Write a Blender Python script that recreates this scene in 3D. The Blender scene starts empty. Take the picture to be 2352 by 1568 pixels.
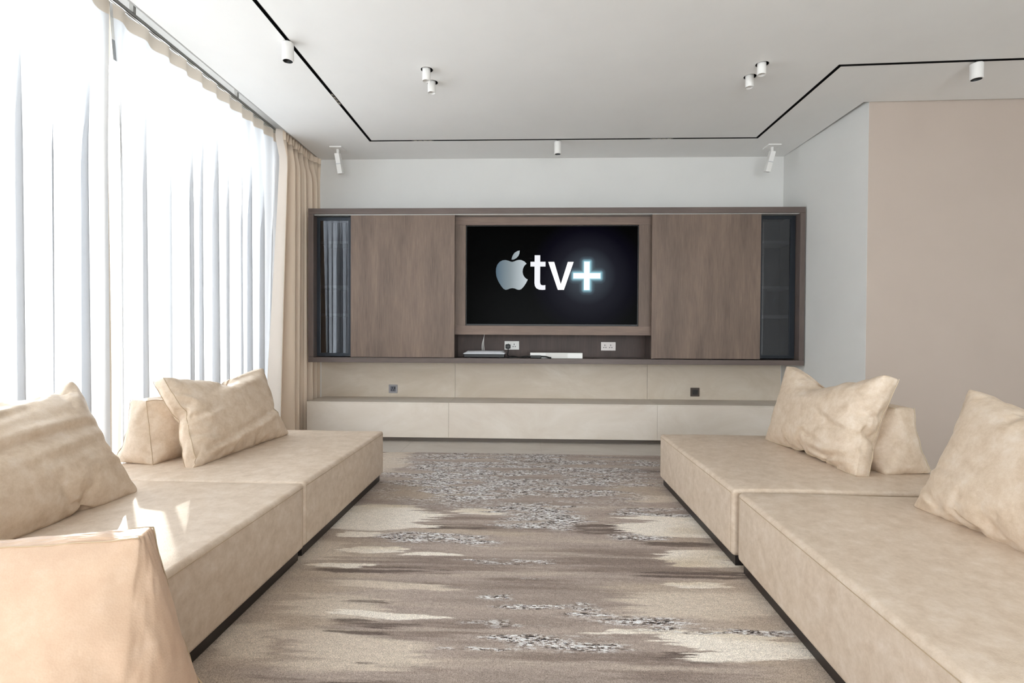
import bpy, bmesh, math, random
import numpy as np
from mathutils import Vector, Matrix, Euler
from mathutils.geometry import tessellate_polygon
random.seed(7)
PI = math.pi
SC = bpy.context.scene
COL = SC.collection
R = math.radians

# ------------------------------------------------------------------ camera
cd = bpy.data.cameras.new('camera'); cam = bpy.data.objects.new('camera', cd); COL.objects.link(cam)
cam.location = (0, 0, 1.0)
cam.rotation_euler = (R(90 - .73), R(-.30), R(2.04))
cd.sensor_width = 36; cd.lens = 1180 / 2352 * 36; cd.clip_start = .02
SC.camera = cam

# ------------------------------------------------------------------ world, sun, view
w = bpy.data.worlds.new('sky'); SC.world = w; w.use_nodes = True
bg = w.node_tree.nodes['Background']; bg.inputs[0].default_value = (.94, .965, 1.0, 1); bg.inputs[1].default_value = 9.0
sl = bpy.data.lights.new('sun', 'SUN'); sl.energy = 13; sl.angle = R(.6); sl.color = (1, .93, .83)
so = bpy.data.objects.new('sun', sl); COL.objects.link(so)
so.rotation_euler = Vector((-.831, .977, .436)).to_track_quat('Z', 'Y').to_euler()
pl = bpy.data.lights.new('window_portal', 'AREA'); pl.shape = 'RECTANGLE'; pl.size = 8.3; pl.size_y = 2.7
pl.cycles.is_portal = True
po = bpy.data.objects.new('window_portal', pl); COL.objects.link(po)
po.location = (-2.70, .75, 1.36); po.rotation_euler = (0, R(-90), 0); po.rotation_euler = Vector((-1, 0, 0)).to_track_quat('Z', 'Y').to_euler()
pl2 = bpy.data.lights.new('rear_portal', 'AREA'); pl2.shape = 'RECTANGLE'; pl2.size = 4.2; pl2.size_y = 2.2; pl2.cycles.is_portal = True
po2 = bpy.data.objects.new('rear_portal', pl2); COL.objects.link(po2); po2.location = (.8, -3.72, 1.15); po2.rotation_euler = Vector((0, -1, 0)).to_track_quat('Z', 'Y').to_euler()
SC.view_settings.view_transform = 'Standard'; SC.view_settings.look = 'None'
SC.view_settings.gamma = 1; SC.view_settings.use_curve_mapping = False
SC.view_settings.exposure = 0.42
SC.cycles.max_bounces = 10; SC.cycles.diffuse_bounces = 6; SC.cycles.transparent_max_bounces = 12
SC.cycles.caustics_reflective = False; SC.cycles.caustics_refractive = False

# ------------------------------------------------------------------ helpers
def srgb(r, g, b):
    f = lambda c: (c / 255 / 12.92) if c / 255 <= .04045 else ((c / 255 + .055) / 1.055) ** 2.4
    return (f(r), f(g), f(b), 1)

def mat(name, col, rough=.6, metal=0, spec=.5):
    m = bpy.data.materials.new(name); m.use_nodes = True
    b = m.node_tree.nodes['Principled BSDF']
    b.inputs['Base Color'].default_value = col; b.inputs['Roughness'].default_value = rough
    b.inputs['Metallic'].default_value = metal; b.inputs['Specular IOR Level'].default_value = spec
    return m

def N(m, t, **k):
    n = m.node_tree.nodes.new(t)
    for a, v in k.items():
        if a.startswith('_'): n.inputs[a[1:].replace('_', ' ')].default_value = v
        else: setattr(n, a, v)
    return n

def L(m, a, b): m.node_tree.links.new(a, b)

def coords(m, scale=(1, 1, 1), kind='Object'):
    tc = N(m, 'ShaderNodeTexCoord'); mp = N(m, 'ShaderNodeMapping'); mp.inputs['Scale'].default_value = scale
    L(m, tc.outputs[kind], mp.inputs[0]); return mp.outputs[0]

def noise(m, vec, scale, detail=4, rough=.55, dist=0):
    n = N(m, 'ShaderNodeTexNoise'); n.inputs['Scale'].default_value = scale; n.inputs['Detail'].default_value = detail
    n.inputs['Roughness'].default_value = rough; n.inputs['Distortion'].default_value = dist
    L(m, vec, n.inputs['Vector']); return n.outputs['Fac']

def ramp(m, fac, stops):
    r = N(m, 'ShaderNodeValToRGB'); e = r.color_ramp.elements
    while len(e) < len(stops): e.new(.5)
    for x, (p, c) in zip(e, stops): x.position = p; x.color = c
    L(m, fac, r.inputs[0]); return r.outputs[0]

def bump(m, h, strength=.2, dist=.002):
    b = N(m, 'ShaderNodeBump'); b.inputs['Strength'].default_value = strength; b.inputs['Distance'].default_value = dist
    L(m, h, b.inputs['Height']); L(m, b.outputs[0], m.node_tree.nodes['Principled BSDF'].inputs['Normal']); return b

def wcol(m, out): L(m, out, m.node_tree.nodes['Principled BSDF'].inputs['Base Color'])

def leather(name, a, b, c, rough=.42, seed=0.0):
    m = mat(name, a, rough, spec=.45)
    v = coords(m)
    mp = N(m, 'ShaderNodeMapping'); mp.inputs['Location'].default_value = (seed, seed * 2, seed * 3); L(m, v, mp.inputs[0]); v = mp.outputs[0]
    n1 = noise(m, v, 17, 10, .78, .15)
    wcol(m, ramp(m, n1, [(.34, b), (.52, a), (.68, c)]))
    vo = N(m, 'ShaderNodeTexVoronoi'); vo.inputs['Scale'].default_value = 330; L(m, v, vo.inputs['Vector'])
    n2 = noise(m, v, 14, 3, .5)
    mx = N(m, 'ShaderNodeMath', operation='MULTIPLY_ADD'); L(m, n2, mx.inputs[0]); mx.inputs[1].default_value = 1.2; L(m, vo.outputs['Distance'], mx.inputs[2])
    bump(m, mx.outputs[0], .16, .0012)
    rr = N(m, 'ShaderNodeMapRange'); L(m, n1, rr.inputs[0]); rr.inputs[3].default_value = rough - .06; rr.inputs[4].default_value = rough + .10
    L(m, rr.outputs[0], m.node_tree.nodes['Principled BSDF'].inputs['Roughness'])
    return m

def wood(name, a, b, c, axis='Z', rough=.5):
    m = mat(name, a, rough, spec=.35)
    s = {'Z': (1, 1, .045), 'X': (.045, 1, 1)}[axis]
    v = coords(m, s)
    g = noise(m, v, 130, 5, .62)
    g2 = noise(m, coords(m, {'Z': (1, 1, .16), 'X': (.16, 1, 1)}[axis]), 7, 6, .6, .15)
    ad = N(m, 'ShaderNodeMath', operation='MULTIPLY_ADD'); L(m, g, ad.inputs[0]); ad.inputs[1].default_value = .45; 
    sc2 = N(m, 'ShaderNodeMath', operation='MULTIPLY'); L(m, g2, sc2.inputs[0]); sc2.inputs[1].default_value = .6; L(m, sc2.outputs[0], ad.inputs[2])
    wcol(m, ramp(m, ad.outputs[0], [(.36, b), (.53, a), (.70, c)]))
    bump(m, g, .12, .001)
    return m

def plaster(name, col, col2=None, rough=.75, sc=3.0, bs=.05):
    m = mat(name, col, rough, spec=.3)
    v = coords(m)
    n = noise(m, v, sc, 6, .6)
    col2 = col2 or tuple(min(1, c * .97) for c in col[:3]) + (1,)
    wcol(m, ramp(m, n, [(.35, col2), (.65, col)]))
    bump(m, noise(m, v, 160, 3), bs, .001)
    return m

def mesh_obj(name, V, F, m, parent=None, smooth=False):
    me = bpy.data.meshes.new(name); me.from_pydata([tuple(v) for v in V], [], F); me.update()
    o = bpy.data.objects.new(name, me); COL.objects.link(o)
    if m: me.materials.append(m)
    if smooth: me.polygons.foreach_set('use_smooth', [True] * len(me.polygons))
    if parent: o.parent = parent
    return o

def bm_obj(name, bm, m, parent=None, smooth=False):
    me = bpy.data.meshes.new(name); bmesh.ops.recalc_face_normals(bm, faces=bm.faces[:]); bm.to_mesh(me); bm.free()
    o = bpy.data.objects.new(name, me); COL.objects.link(o)
    if m: me.materials.append(m)
    if smooth: me.polygons.foreach_set('use_smooth', [True] * len(me.polygons))
    if parent: o.parent = parent
    return o

def add_box(bm, x0, x1, y0, y1, z0, z1, bev=0, seg=2):
    mtx = Matrix.Translation(((x0 + x1) / 2, (y0 + y1) / 2, (z0 + z1) / 2)) @ Matrix.Diagonal((x1 - x0, y1 - y0, z1 - z0, 1))
    r = bmesh.ops.create_cube(bm, size=1, matrix=mtx)
    if bev:
        es = list({e for v in r['verts'] for e in v.link_edges})
        bmesh.ops.bevel(bm, geom=es, offset=bev, segments=seg, affect='EDGES', profile=.5)

def box(name, b, m, parent=None, bev=0, seg=2):
    bm = bmesh.new(); add_box(bm, *b, bev=bev, seg=seg); return bm_obj(name, bm, m, parent)

def thing(name, label, cat, loc=(0, 0, 0), group=None):
    o = bpy.data.objects.new(name, None); COL.objects.link(o); o.location = loc; o.empty_display_size = .05
    o['label'] = label; o['category'] = cat
    if group: o['group'] = group
    return o

def tag(o, label, cat, group=None):
    o['label'] = label; o['category'] = cat
    if group: o['group'] = group
    return o

def struct(o): o['kind'] = 'structure'; return o

def tube(bm, pts, r, seg=8, cap=True):
    pts = [Vector(p) for p in pts]; rings = []
    for i, p in enumerate(pts):
        t = (pts[min(i + 1, len(pts) - 1)] - pts[max(i - 1, 0)]).normalized()
        up = Vector((0, 0, 1)) if abs(t.z) < .9 else Vector((1, 0, 0))
        a = t.cross(up).normalized(); b = t.cross(a)
        rings.append([bm.verts.new(p + (a * math.cos(2 * PI * k / seg) + b * math.sin(2 * PI * k / seg)) * r) for k in range(seg)])
    for i in range(len(rings) - 1):
        for k in range(seg):
            bm.faces.new((rings[i][k], rings[i][(k + 1) % seg], rings[i + 1][(k + 1) % seg], rings[i + 1][k]))
    if cap:
        bm.faces.new(rings[0]); bm.faces.new(rings[-1][::-1])

def lathe(bm, prof, cx, cy, seg=40):
    """prof: list of (r, z) turned about the vertical axis at cx, cy"""
    rings = []
    for r, z in prof:
        if r < 1e-6: rings.append([bm.verts.new((cx, cy, z))])
        else: rings.append([bm.verts.new((cx + r * math.cos(2 * PI * k / seg), cy + r * math.sin(2 * PI * k / seg), z)) for k in range(seg)])
    for a, b in zip(rings, rings[1:]):
        for k in range(seg):
            k2 = (k + 1) % seg
            if len(a) == 1: bm.faces.new((a[0], b[k2], b[k]))
            elif len(b) == 1: bm.faces.new((a[k], a[k2], b[0]))
            else: bm.faces.new((a[k], a[k2], b[k2], b[k]))

def prism_xy(name, poly, z0, z1, m, parent=None):
    """vertical prism over a plan polygon"""
    bm = bmesh.new()
    lo = [bm.verts.new((x, y, z0)) for x, y in poly]; hi = [bm.verts.new((x, y, z1)) for x, y in poly]
    n = len(poly)
    bm.faces.new(lo); bm.faces.new(hi)
    for i in range(n): bm.faces.new((lo[i], lo[(i + 1) % n], hi[(i + 1) % n], hi[i]))
    return bm_obj(name, bm, m, parent)

def bezier(p, n=14):
    p = [Vector(q) for q in p]; out = []
    pts = [p[0]] + p + [p[-1]]
    for i in range(1, len(pts) - 2):
        for k in range(n):
            t = k / n
            a, b, c, d = pts[i - 1], pts[i], pts[i + 1], pts[i + 2]
            out.append(.5 * ((2 * b) + (c - a) * t + (2 * a - 5 * b + 4 * c - d) * t * t + (3 * b - a - 3 * c + d) * t ** 3))
    out.append(p[-1]); return out

# ------------------------------------------------------------------ materials
M_ceil = plaster('ceiling_paint', srgb(232, 231, 229), srgb(229, 228, 226), .8, 2)
M_wallw = plaster('wall_paint_white', srgb(215, 214, 211), srgb(212, 211, 208), .8, 2)
M_wallb = plaster('wall_paint_beige', srgb(186, 172, 161), srgb(183, 169, 158), .8, 2)
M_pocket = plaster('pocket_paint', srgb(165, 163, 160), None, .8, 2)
M_black = mat('black_paint', (.006, .006, .006, 1), .45)
M_blackgloss = mat('black_gloss', (.004, .004, .005, 1), .12)
M_white = mat('white_enamel', srgb(226, 224, 221), .4)
M_whiteplastic = mat('white_plastic', srgb(222, 220, 216), .3)
M_alu = mat('aluminium', srgb(188, 186, 182), .35, .6)
M_frame = mat('grey_aluminium', srgb(140, 142, 144), .45, .3)
M_doorframe = mat('anodised_frame', srgb(46, 50, 56), .3, .6)
M_plinth = mat('dark_plinth', srgb(34, 28, 26), .4)
def stone(name, a, b, c, rough):
    m = mat(name, a, rough, spec=.4)
    v = coords(m, (.6, 1, 1.3))
    n = noise(m, v, 2.6, 9, .68, .8)
    wcol(m, ramp(m, n, [(.32, b), (.5, a), (.68, c)]))
    n2 = noise(m, v, 16, 5, .6)
    rr = N(m, 'ShaderNodeMapRange'); L(m, n2, rr.inputs[0]); rr.inputs[3].default_value = rough - .12; rr.inputs[4].default_value = rough + .16
    L(m, rr.outputs[0], m.node_tree.nodes['Principled BSDF'].inputs['Roughness'])
    bump(m, n2, .08, .002)
    return m
M_ledge = stone('ledge_porcelain', srgb(212, 202, 190), srgb(205, 193, 180), srgb(219, 210, 200), .5)
M_clad = stone('cladding_porcelain', srgb(204, 191, 174), srgb(196, 182, 163), srgb(213, 202, 187), .45)
M_floor = stone('floor_porcelain', srgb(186, 178, 169), srgb(178, 169, 160), srgb(194, 187, 178), .4)
M_wood = wood('wood_door', srgb(112, 95, 84), srgb(92, 78, 70), srgb(130, 111, 98))
M_woodx = wood('wood_rail', srgb(122, 103, 92), srgb(104, 88, 79), srgb(136, 116, 104), 'X')
M_woodf = wood('wood_frame', srgb(96, 84, 79), srgb(84, 73, 69), srgb(108, 95, 89), 'X', .42)
M_woodfz = wood('wood_frame_upright', srgb(96, 84, 79), srgb(84, 73, 69), srgb(108, 95, 89), 'Z', .42)
M_woodd = wood('wood_back', srgb(82, 66, 60), srgb(70, 56, 51), srgb(94, 77, 70))
M_lea = leather('sofa_leather', srgb(206, 188, 169), srgb(190, 170, 149), srgb(217, 202, 187), .46)
M_leap = leather('pillow_leather', srgb(208, 189, 168), srgb(192, 170, 146), srgb(218, 203, 187), .40, 3.1)
M_leao = leather('near_bolster_sun_tint', srgb(200, 170, 145), srgb(193, 161, 136), srgb(208, 180, 157), .45, 5.3)  # pillow leather with warm sunlight tint put into its base colour
M_seam = mat('seam_thread', srgb(180, 158, 130), .6)
M_seamlt = mat('seam_thread_light', srgb(214, 198, 170), .6)

def cloth_mat(name, col, transp, transl, weave=900, facing=.35):
    m = bpy.data.materials.new(name); m.use_nodes = True; nt = m.node_tree
    for n in list(nt.nodes):
        if n.type != 'OUTPUT_MATERIAL': nt.nodes.remove(n)
    out = nt.nodes['Material Output']
    d = N(m, 'ShaderNodeBsdfDiffuse'); t = N(m, 'ShaderNodeBsdfTranslucent'); tr = N(m, 'ShaderNodeBsdfTransparent')
    d.inputs[0].default_value = col; t.inputs[0].default_value = col
    m1 = N(m, 'ShaderNodeMixShader'); m1.inputs[0].default_value = transl; L(m, d.outputs[0], m1.inputs[1]); L(m, t.outputs[0], m1.inputs[2])
    v = coords(m, (1, 1, .25)); n = noise(m, v, weave / 4, 3, .7)
    v2 = coords(m, (1, .25, 1)); n2 = noise(m, v2, weave / 4, 3, .7)
    ad = N(m, 'ShaderNodeMath', operation='ADD'); L(m, n, ad.inputs[0]); L(m, n2, ad.inputs[1])
    bp = N(m, 'ShaderNodeBump'); bp.inputs['Strength'].default_value = .25; bp.inputs['Distance'].default_value = .001; L(m, ad.outputs[0], bp.inputs['Height'])
    L(m, bp.outputs[0], d.inputs['Normal'])
    if transp > 0:
        m2 = N(m, 'ShaderNodeMixShader'); L(m, m1.outputs[0], m2.inputs[1]); L(m, tr.outputs[0], m2.inputs[2])
        lw = N(m, 'ShaderNodeLayerWeight'); lw.inputs['Blend'].default_value = facing
        mr = N(m, 'ShaderNodeMapRange'); L(m, lw.outputs['Facing'], mr.inputs[0]); mr.inputs[3].default_value = transp; mr.inputs[4].default_value = transp * .35
        L(m, mr.outputs[0], m2.inputs[0]); L(m, m2.outputs[0], out.inputs[0])
    else: L(m, m1.outputs[0], out.inputs[0])
    return m
M_sheer = cloth_mat('sheer_voile', (.52, .525, .54, 1), .085, .46)
M_head = cloth_mat('sheer_heading', srgb(200, 188, 174), .10, .20)
M_hem = cloth_mat('sheer_hem', srgb(176, 166, 154), .0, .06)
M_drape = cloth_mat('drape_linen', srgb(232, 215, 196), 0, .16)
M_lining = cloth_mat('drape_lining', srgb(228, 219, 210), 0, .30)

def glass(name, tint, gl=.10, transp_col=(.93, .95, .95, 1)):
    m = bpy.data.materials.new(name); m.use_nodes = True; nt = m.node_tree
    for n in list(nt.nodes):
        if n.type != 'OUTPUT_MATERIAL': nt.nodes.remove(n)
    g = N(m, 'ShaderNodeBsdfGlossy'); g.inputs['Roughness'].default_value = .01; g.inputs[0].default_value = tint
    t = N(m, 'ShaderNodeBsdfTransparent'); t.inputs[0].default_value = transp_col
    fr = N(m, 'ShaderNodeFresnel'); fr.inputs[0].default_value = 1.45
    a0 = N(m, 'ShaderNodeMath', operation='ADD'); L(m, fr.outputs[0], a0.inputs[0]); a0.inputs[1].default_value = gl
    ge = N(m, 'ShaderNodeNewGeometry'); inv = N(m, 'ShaderNodeMath', operation='SUBTRACT'); inv.inputs[0].default_value = 1; L(m, ge.outputs['Backfacing'], inv.inputs[1])
    a = N(m, 'ShaderNodeMath', operation='MULTIPLY'); L(m, a0.outputs[0], a.inputs[0]); L(m, inv.outputs[0], a.inputs[1])
    x = N(m, 'ShaderNodeMixShader'); L(m, a.outputs[0], x.inputs[0]); L(m, t.outputs[0], x.inputs[1]); L(m, g.outputs[0], x.inputs[2])
    L(m, x.outputs[0], nt.nodes['Material Output'].inputs[0]); return m
M_glass = glass('window_glass', (1, 1, 1, 1), 0.0)
M_smoke = glass('smoked_glass', (.88, .92, 1, 1), .06, (.42, .42, .43, 1))

def emit(name, col, s):
    m = bpy.data.materials.new(name); m.use_nodes = True; b = m.node_tree.nodes['Principled BSDF']
    b.inputs['Base Color'].default_value = (0, 0, 0, 1); b.inputs['Roughness'].default_value = .3
    b.inputs['Specular IOR Level'].default_value = .1
    b.inputs['Emission Color'].default_value = col; b.inputs['Emission Strength'].default_value = s; return m

# ------------------------------------------------------------------ the room
CZ = 2.765; YB = 5.16; XW = -2.62
# floor tiles: large slabs with thin joints
fl = struct(box('floor', (-3.2, 5.2, -3.7, 5.3, -.12, -.004), mat('grout', srgb(168, 160, 151), .8)))
xs = [-2.62, -1.10, .10, 1.30, 2.50, 3.70, 5.0]; ys = [-3.6, -2.4, -1.2, 0, 1.2, 2.4, 3.6, 4.80, 5.2]
for i in range(len(xs) - 1):
    for j in range(len(ys) - 1):
        box('floor_tile', (xs[i] + .0008, xs[i + 1] - .0008, ys[j] + .0008, ys[j + 1] - .0008, -.012, 0), M_floor, fl)

wb = struct(box('wall_back', (-2.9, 2.56, YB, YB + .15, -.1, 3.1), M_wallw))
for a, b in ((-2.122, -.754), (-.754, 1.165), (1.165, 2.468)):
    box('cladding_panel', (a + .0012, b - .0012, YB - .012, YB - .0005, .352, .80), M_clad, wb)
struct(prism_xy('wall_right', [(2.478, YB), (2.54, 3.985), (2.70, 3.985), (2.70, YB + .1)], -.1, 3.0, M_wallw))
struct(prism_xy('wall_beige', [(2.541, 3.985), (5.1, 3.925), (5.1, 4.1), (2.541, 4.15)], -.1, 3.0, M_wallb))
struct(box('wall_far_right', (5.0, 5.15, -3.7, 4.0, -.1, 3.0), M_wallw))
wf = bmesh.new()
for b in ((-2.9, -1.3, -3.75, -3.6, -.1, 3.0), (2.9, 5.1, -3.75, -3.6, -.1, 3.0), (-1.3, 2.9, -3.75, -3.6, 2.25, 3.0), (-1.3, 2.9, -3.75, -3.6, -.1, .05)): add_box(wf, *b)
struct(bm_obj('wall_front', wf, M_wallw))
w2 = bpy.data.objects.new('added_fill_window', None); COL.objects.link(w2); w2['kind'] = 'structure'; w2.location = (.8, -3.67, 0)  # unseen window added behind the camera to fill the room with light
for x in (-2.07, -.7, .7, 2.07): box('stile', (x - .03, x + .03, -.03, .03, .08, 2.22), M_frame, w2)
for z in (.08, 2.22): box('frame_rail', (-2.1, 2.1, -.03, .03, z - .03, z + .03), M_frame, w2)
box('pane', (-2.07, 2.07, -.003, .003, .1, 2.2), M_glass, w2)
# window wall: solid above and at the far end
wl = struct(box('wall_left', (-2.90, XW, 4.66, YB, -.1, 3.1), M_wallb))
struct(box('wall_left_lintel', (-2.90, XW, -3.6, 4.66, 2.84, 3.1), M_wallw))
wl.name = 'wall_left'
# window frames
wn = bpy.data.objects.new('window_1', None); COL.objects.link(wn); wn['kind'] = 'structure'; wn.location = (-2.66, .7, 0)
def wpart(name, b, m, bev=0):
    o = box(name, (b[0] + 2.66, b[1] + 2.66, b[2] - .7, b[3] - .7, b[4], b[5]), m, wn, bev); return o
wpart('head_frame', (-2.70, -2.625, -3.6, 4.66, 2.715, 2.838), M_frame)
wpart('sill_frame', (-2.70, -2.625, -3.6, 4.66, 0.0, .055), M_frame)
ms = [-3.55, -2.1, -.45, 1.25, 2.95, 4.60]
for y in ms:
    hw = .055
    wpart('stile', (-2.69, -2.635, y - hw, y + hw, .055, 2.715), M_frame)
for a, b in zip(ms, ms[1:]):
    wpart('pane', (-2.668, -2.662, a + .055, b - .055, .055, 2.715), M_glass)

# ceiling with track groove and downlight holes
def off(path, h):
    out = []
    n = len(path)
    for s in (1, -1):
        side = []
        for i in range(n):
            p = Vector(path[i])
            d1 = (Vector(path[i]) - Vector(path[i - 1])).normalized() if i else None
            d2 = (Vector(path[i + 1]) - p).normalized() if i < n - 1 else None
            if d1 is None: nn = Vector((-d2.y, d2.x)) * h
            elif d2 is None: nn = Vector((-d1.y, d1.x)) * h
            else:
                n1 = Vector((-d1.y, d1.x)); n2 = Vector((-d2.y, d2.x)); b = (n1 + n2).normalized(); nn = b * (h / b.dot(n1))
            side.append(tuple(p + nn * s))
        out.append(side)
    return out[0], out[1]
TP = [(-1.469, -2.9), (-1.469, 4.668), (2.006, 4.668), (2.006, 3.442), (4.7, 3.315)]
lo_, hi_ = off(TP, .0125)
track_hole = lo_ + hi_[::-1]
DL = [(-.700, 3.429), (-.698, 3.601), (1.495, 3.415), (1.485, 3.576)]
HR = .041
holes = [track_hole] + [[(x + HR * math.cos(-2 * PI * k / 32), y + HR * math.sin(-2 * PI * k / 32)) for k in range(32)] for x, y in DL]
bound = [(-2.135, -3.6), (5.0, -3.6), (5.0, 3.91), (2.497, 3.978), (2.476, YB), (-2.135, YB)]
polys = [[Vector((x, y, 0)) for x, y in p] for p in [bound] + holes]
tri = tessellate_polygon(polys)
flat = [v for p in polys for v in p]
bm = bmesh.new(); bv = [bm.verts.new((v.x, v.y, CZ)) for v in flat]; tv = [bm.verts.new((v.x, v.y, CZ + .03)) for v in flat]
for t in tri:
    try: bm.faces.new([bv[i] for i in t]); bm.faces.new([tv[i] for i in t])
    except ValueError: pass
k0 = 0
for p in polys:
    n = len(p)
    for i in range(n): bm.faces.new((bv[k0 + i], bv[k0 + (i + 1) % n], tv[k0 + (i + 1) % n], tv[k0 + i]))
    k0 += n
ce = struct(bm_obj('ceiling', bm, M_ceil))
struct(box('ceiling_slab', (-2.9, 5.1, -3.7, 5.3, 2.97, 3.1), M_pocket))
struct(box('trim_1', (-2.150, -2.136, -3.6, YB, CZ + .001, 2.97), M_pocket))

# ------------------------------------------------------------------ ledge
ld = thing('ledge', 'long pale stone-look floating ledge along the back wall below the dark cabinet', 'ledge', (0, 4.95, 0))
def lbox(n, b, m, bev=0): return box(n, (b[0], b[1], b[2] - 4.95, b[3] - 4.95, b[4], b[5]), m, ld, bev)
for a, b in ((-2.09, -.753), (-.753, 1.165), (1.165, 2.487)):
    lbox('front_panel', (a + .0007, b - .0007, 4.735, 4.752, .042, .357), M_ledge, .0012)
    lbox('top_panel', (a + .0007, b - .0007, 4.735, YB - .013, .3575, .368), M_ledge, .0008)
lbox('bottom_panel', (-2.08, 2.48, 4.753, 4.82, .046, .056), M_ledge)
lbox('toe_board', (-2.08, 2.48, 4.800, 4.81, 0.0, .046), mat('toe_board_shaded', srgb(112, 102, 93), .6))  # shadow band under the ledge put into the board's darker colour

# ------------------------------------------------------------------ rug (pattern is the rug's own dyed colour)
rs = np.random.RandomState(5)
def vnoise(x, y, seed):
    g = np.random.RandomState(seed).rand(257, 257)
    xi = np.floor(x).astype(int); yi = np.floor(y).astype(int); fx = x - xi; fy = y - yi
    fx = fx * fx * (3 - 2 * fx); fy = fy * fy * (3 - 2 * fy)
    a = g[xi % 256, yi % 256]; b = g[(xi + 1) % 256, yi % 256]; c = g[xi % 256, (yi + 1) % 256]; d = g[(xi + 1) % 256, (yi + 1) % 256]
    return (a * (1 - fx) + b * fx) * (1 - fy) + (c * (1 - fx) + d * fx) * fy
def fb(x, y, seed, o=4):
    s = 0; a = .5
    for k in range(o): s = s + a * vnoise(x * 2 ** k + 40, y * 2 ** k + 40, seed + k); a *= .5
    return s / (1 - .5 ** o)
RX0, RX1, RY0, RY1 = -1.55, 1.55, .30, 4.262
nx = 470; ny = 1050
gx = np.linspace(RX0, RX1, nx + 1); gy = RY0 + (RY1 - RY0) * np.linspace(0, 1, ny + 1) ** 1.25
X, Y = np.meshgrid(gx, gy)
jit = sum((vnoise(X * (.5 + .5 * k) + 40, Y * fr + 40, 11 + k) - .5) * am for k, (fr, am) in enumerate(((9, .14), (26, .20), (60, .17), (130, .12), (240, .07))))
jy = (fb(X * 2.2, Y * 3, 31, 3) - .5) * .07 + (fb(X * 9, Y * 20, 33, 3) - .5) * .02
XJ = X + jit; YJ = Y + jy
def blobs(lst, soft=.22, k=1.0):
    out = np.zeros_like(X)
    for cx, cy, a, b in lst:
        d = (np.abs((X + jit * k * min(1, a / .22) - cx) / a) ** 3 + np.abs((YJ - cy) / (b * 1.05)) ** 3) ** (1 / 3.)
        out = np.maximum(out, np.clip((1 - d) / soft + .5, 0, 1))
    return out
A = [(-0.11,3.643,0.83,0.589),(0.05,2.838,0.21,0.222),(-0.45,2.462,0.25,0.068),(-0.12,2.236,0.17,0.025),(-0.00,2.076,0.05,0.013),(-0.13,1.918,0.06,0.019),(0.04,1.862,0.17,0.014),(0.20,1.869,0.06,0.031),(0.31,1.790,0.22,0.036),(0.66,1.728,0.26,0.019),(-0.11,1.756,0.15,0.023),(0.12,1.648,0.19,0.041),(-0.18,1.607,0.12,0.009),(0.54,2.525,0.14,0.038),(0.70,2.896,0.21,0.063),(0.68,3.983,0.34,0.095)]
Cb = [(-0.79,2.752,0.29,0.185),(-0.82,2.505,0.11,0.032),(-0.27,2.867,0.12,0.050),(0.70,2.652,0.24,0.106),(0.74,2.306,0.17,0.085),(0.70,2.062,0.14,0.026),(-0.76,2.327,0.15,0.033),(-0.54,2.273,0.14,0.014),(-0.80,2.167,0.12,0.022),(-0.53,1.798,0.21,0.020),(0.68,1.649,0.20,0.075),(0.47,1.713,0.20,0.015),(0.79,2.800,0.28,0.040)]
Cl = [(-0.73,1.830,0.18,0.078),(-0.91,1.607,0.09,0.094),(-0.55,1.583,0.20,0.096),(-1.06,2.303,0.14,0.109),(0.60,1.909,0.28,0.091),(-0.54,2.009,0.20,0.029),(0.78,3.125,0.17,0.069),(-1.06,4.089,0.12,0.422)]
T = [(-0.72,3.206,0.27,0.183),(-0.87,1.954,0.15,0.059),(-0.79,1.711,0.17,0.045),(0.49,2.016,0.20,0.061),(0.77,1.993,0.20,0.099),(-0.83,2.083,0.23,0.035),(0.71,3.306,0.18,0.164),(-0.30,2.565,0.32,0.040)]
D = [(-0.57,1.742,0.17,0.018),(-0.52,1.699,0.16,0.029),(-0.61,2.127,0.26,0.028),(0.77,2.453,0.18,0.034),(0.68,2.154,0.21,0.037),(0.54,1.588,0.12,0.023),(-0.53,1.439,0.19,0.013),(-0.45,1.526,0.09,0.007),(-0.61,1.865,0.10,0.017),(-0.68,1.884,0.11,0.011),(0.38,2.633,0.14,0.069),(-0.41,2.611,0.21,0.027),(0.21,3.995,0.20,0.048),(0.63,3.756,0.34,0.042)]
D2 = [(-0.38,2.201,0.42,0.069),(-0.42,2.720,0.35,0.060),(0.27,2.285,0.34,0.105),(0.23,1.574,0.39,0.025),(0.42,2.189,0.32,0.044),(-0.16,2.047,0.31,0.026),(0.19,2.001,0.35,0.024),(0.07,1.507,0.45,0.023),(-0.31,1.703,0.19,0.059),(-0.08,2.627,0.26,0.042)]
def lin(c): return np.array(srgb(*c)[:3])
base = lin((176, 161, 151)); cream = lin((240, 231, 219)); lt = lin((214, 200, 184)); tan = lin((188, 172, 156)); dark = lin((102, 89, 83))
def mix(c, col, f): return c * (1 - f[..., None]) + col * f[..., None]
Cc = np.ones(X.shape + (3,)) * base
st = fb(X * 1.5, Y * 17, 51, 5)
Cc = mix(Cc, lin((150, 136, 127)), np.clip((st - .50) * 3.5, 0, .55))
Cc = mix(Cc, lin((202, 187, 172)), np.clip((.43 - st) * 3, 0, .4))
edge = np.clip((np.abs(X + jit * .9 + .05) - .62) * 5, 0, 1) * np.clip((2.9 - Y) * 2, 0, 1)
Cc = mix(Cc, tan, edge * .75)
Cc = mix(Cc, tan, blobs(T, .6) * .85)
Cc = mix(Cc, lin((138, 123, 114)), blobs(D2, .7) * np.clip((fb(X * 2, Y * 40, 65, 4) - .32) * 5, .1, 1) * .85)
Cc = mix(Cc, lt, blobs(Cl, .35) * .9)
Dm = blobs(D, .28) * np.clip((fb(X * 3, Y * 60, 61, 4) - .34) * 6, .15, 1)
Cc = mix(Cc, dark, Dm * .85)
Cm = blobs(Cb, .09)
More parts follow.
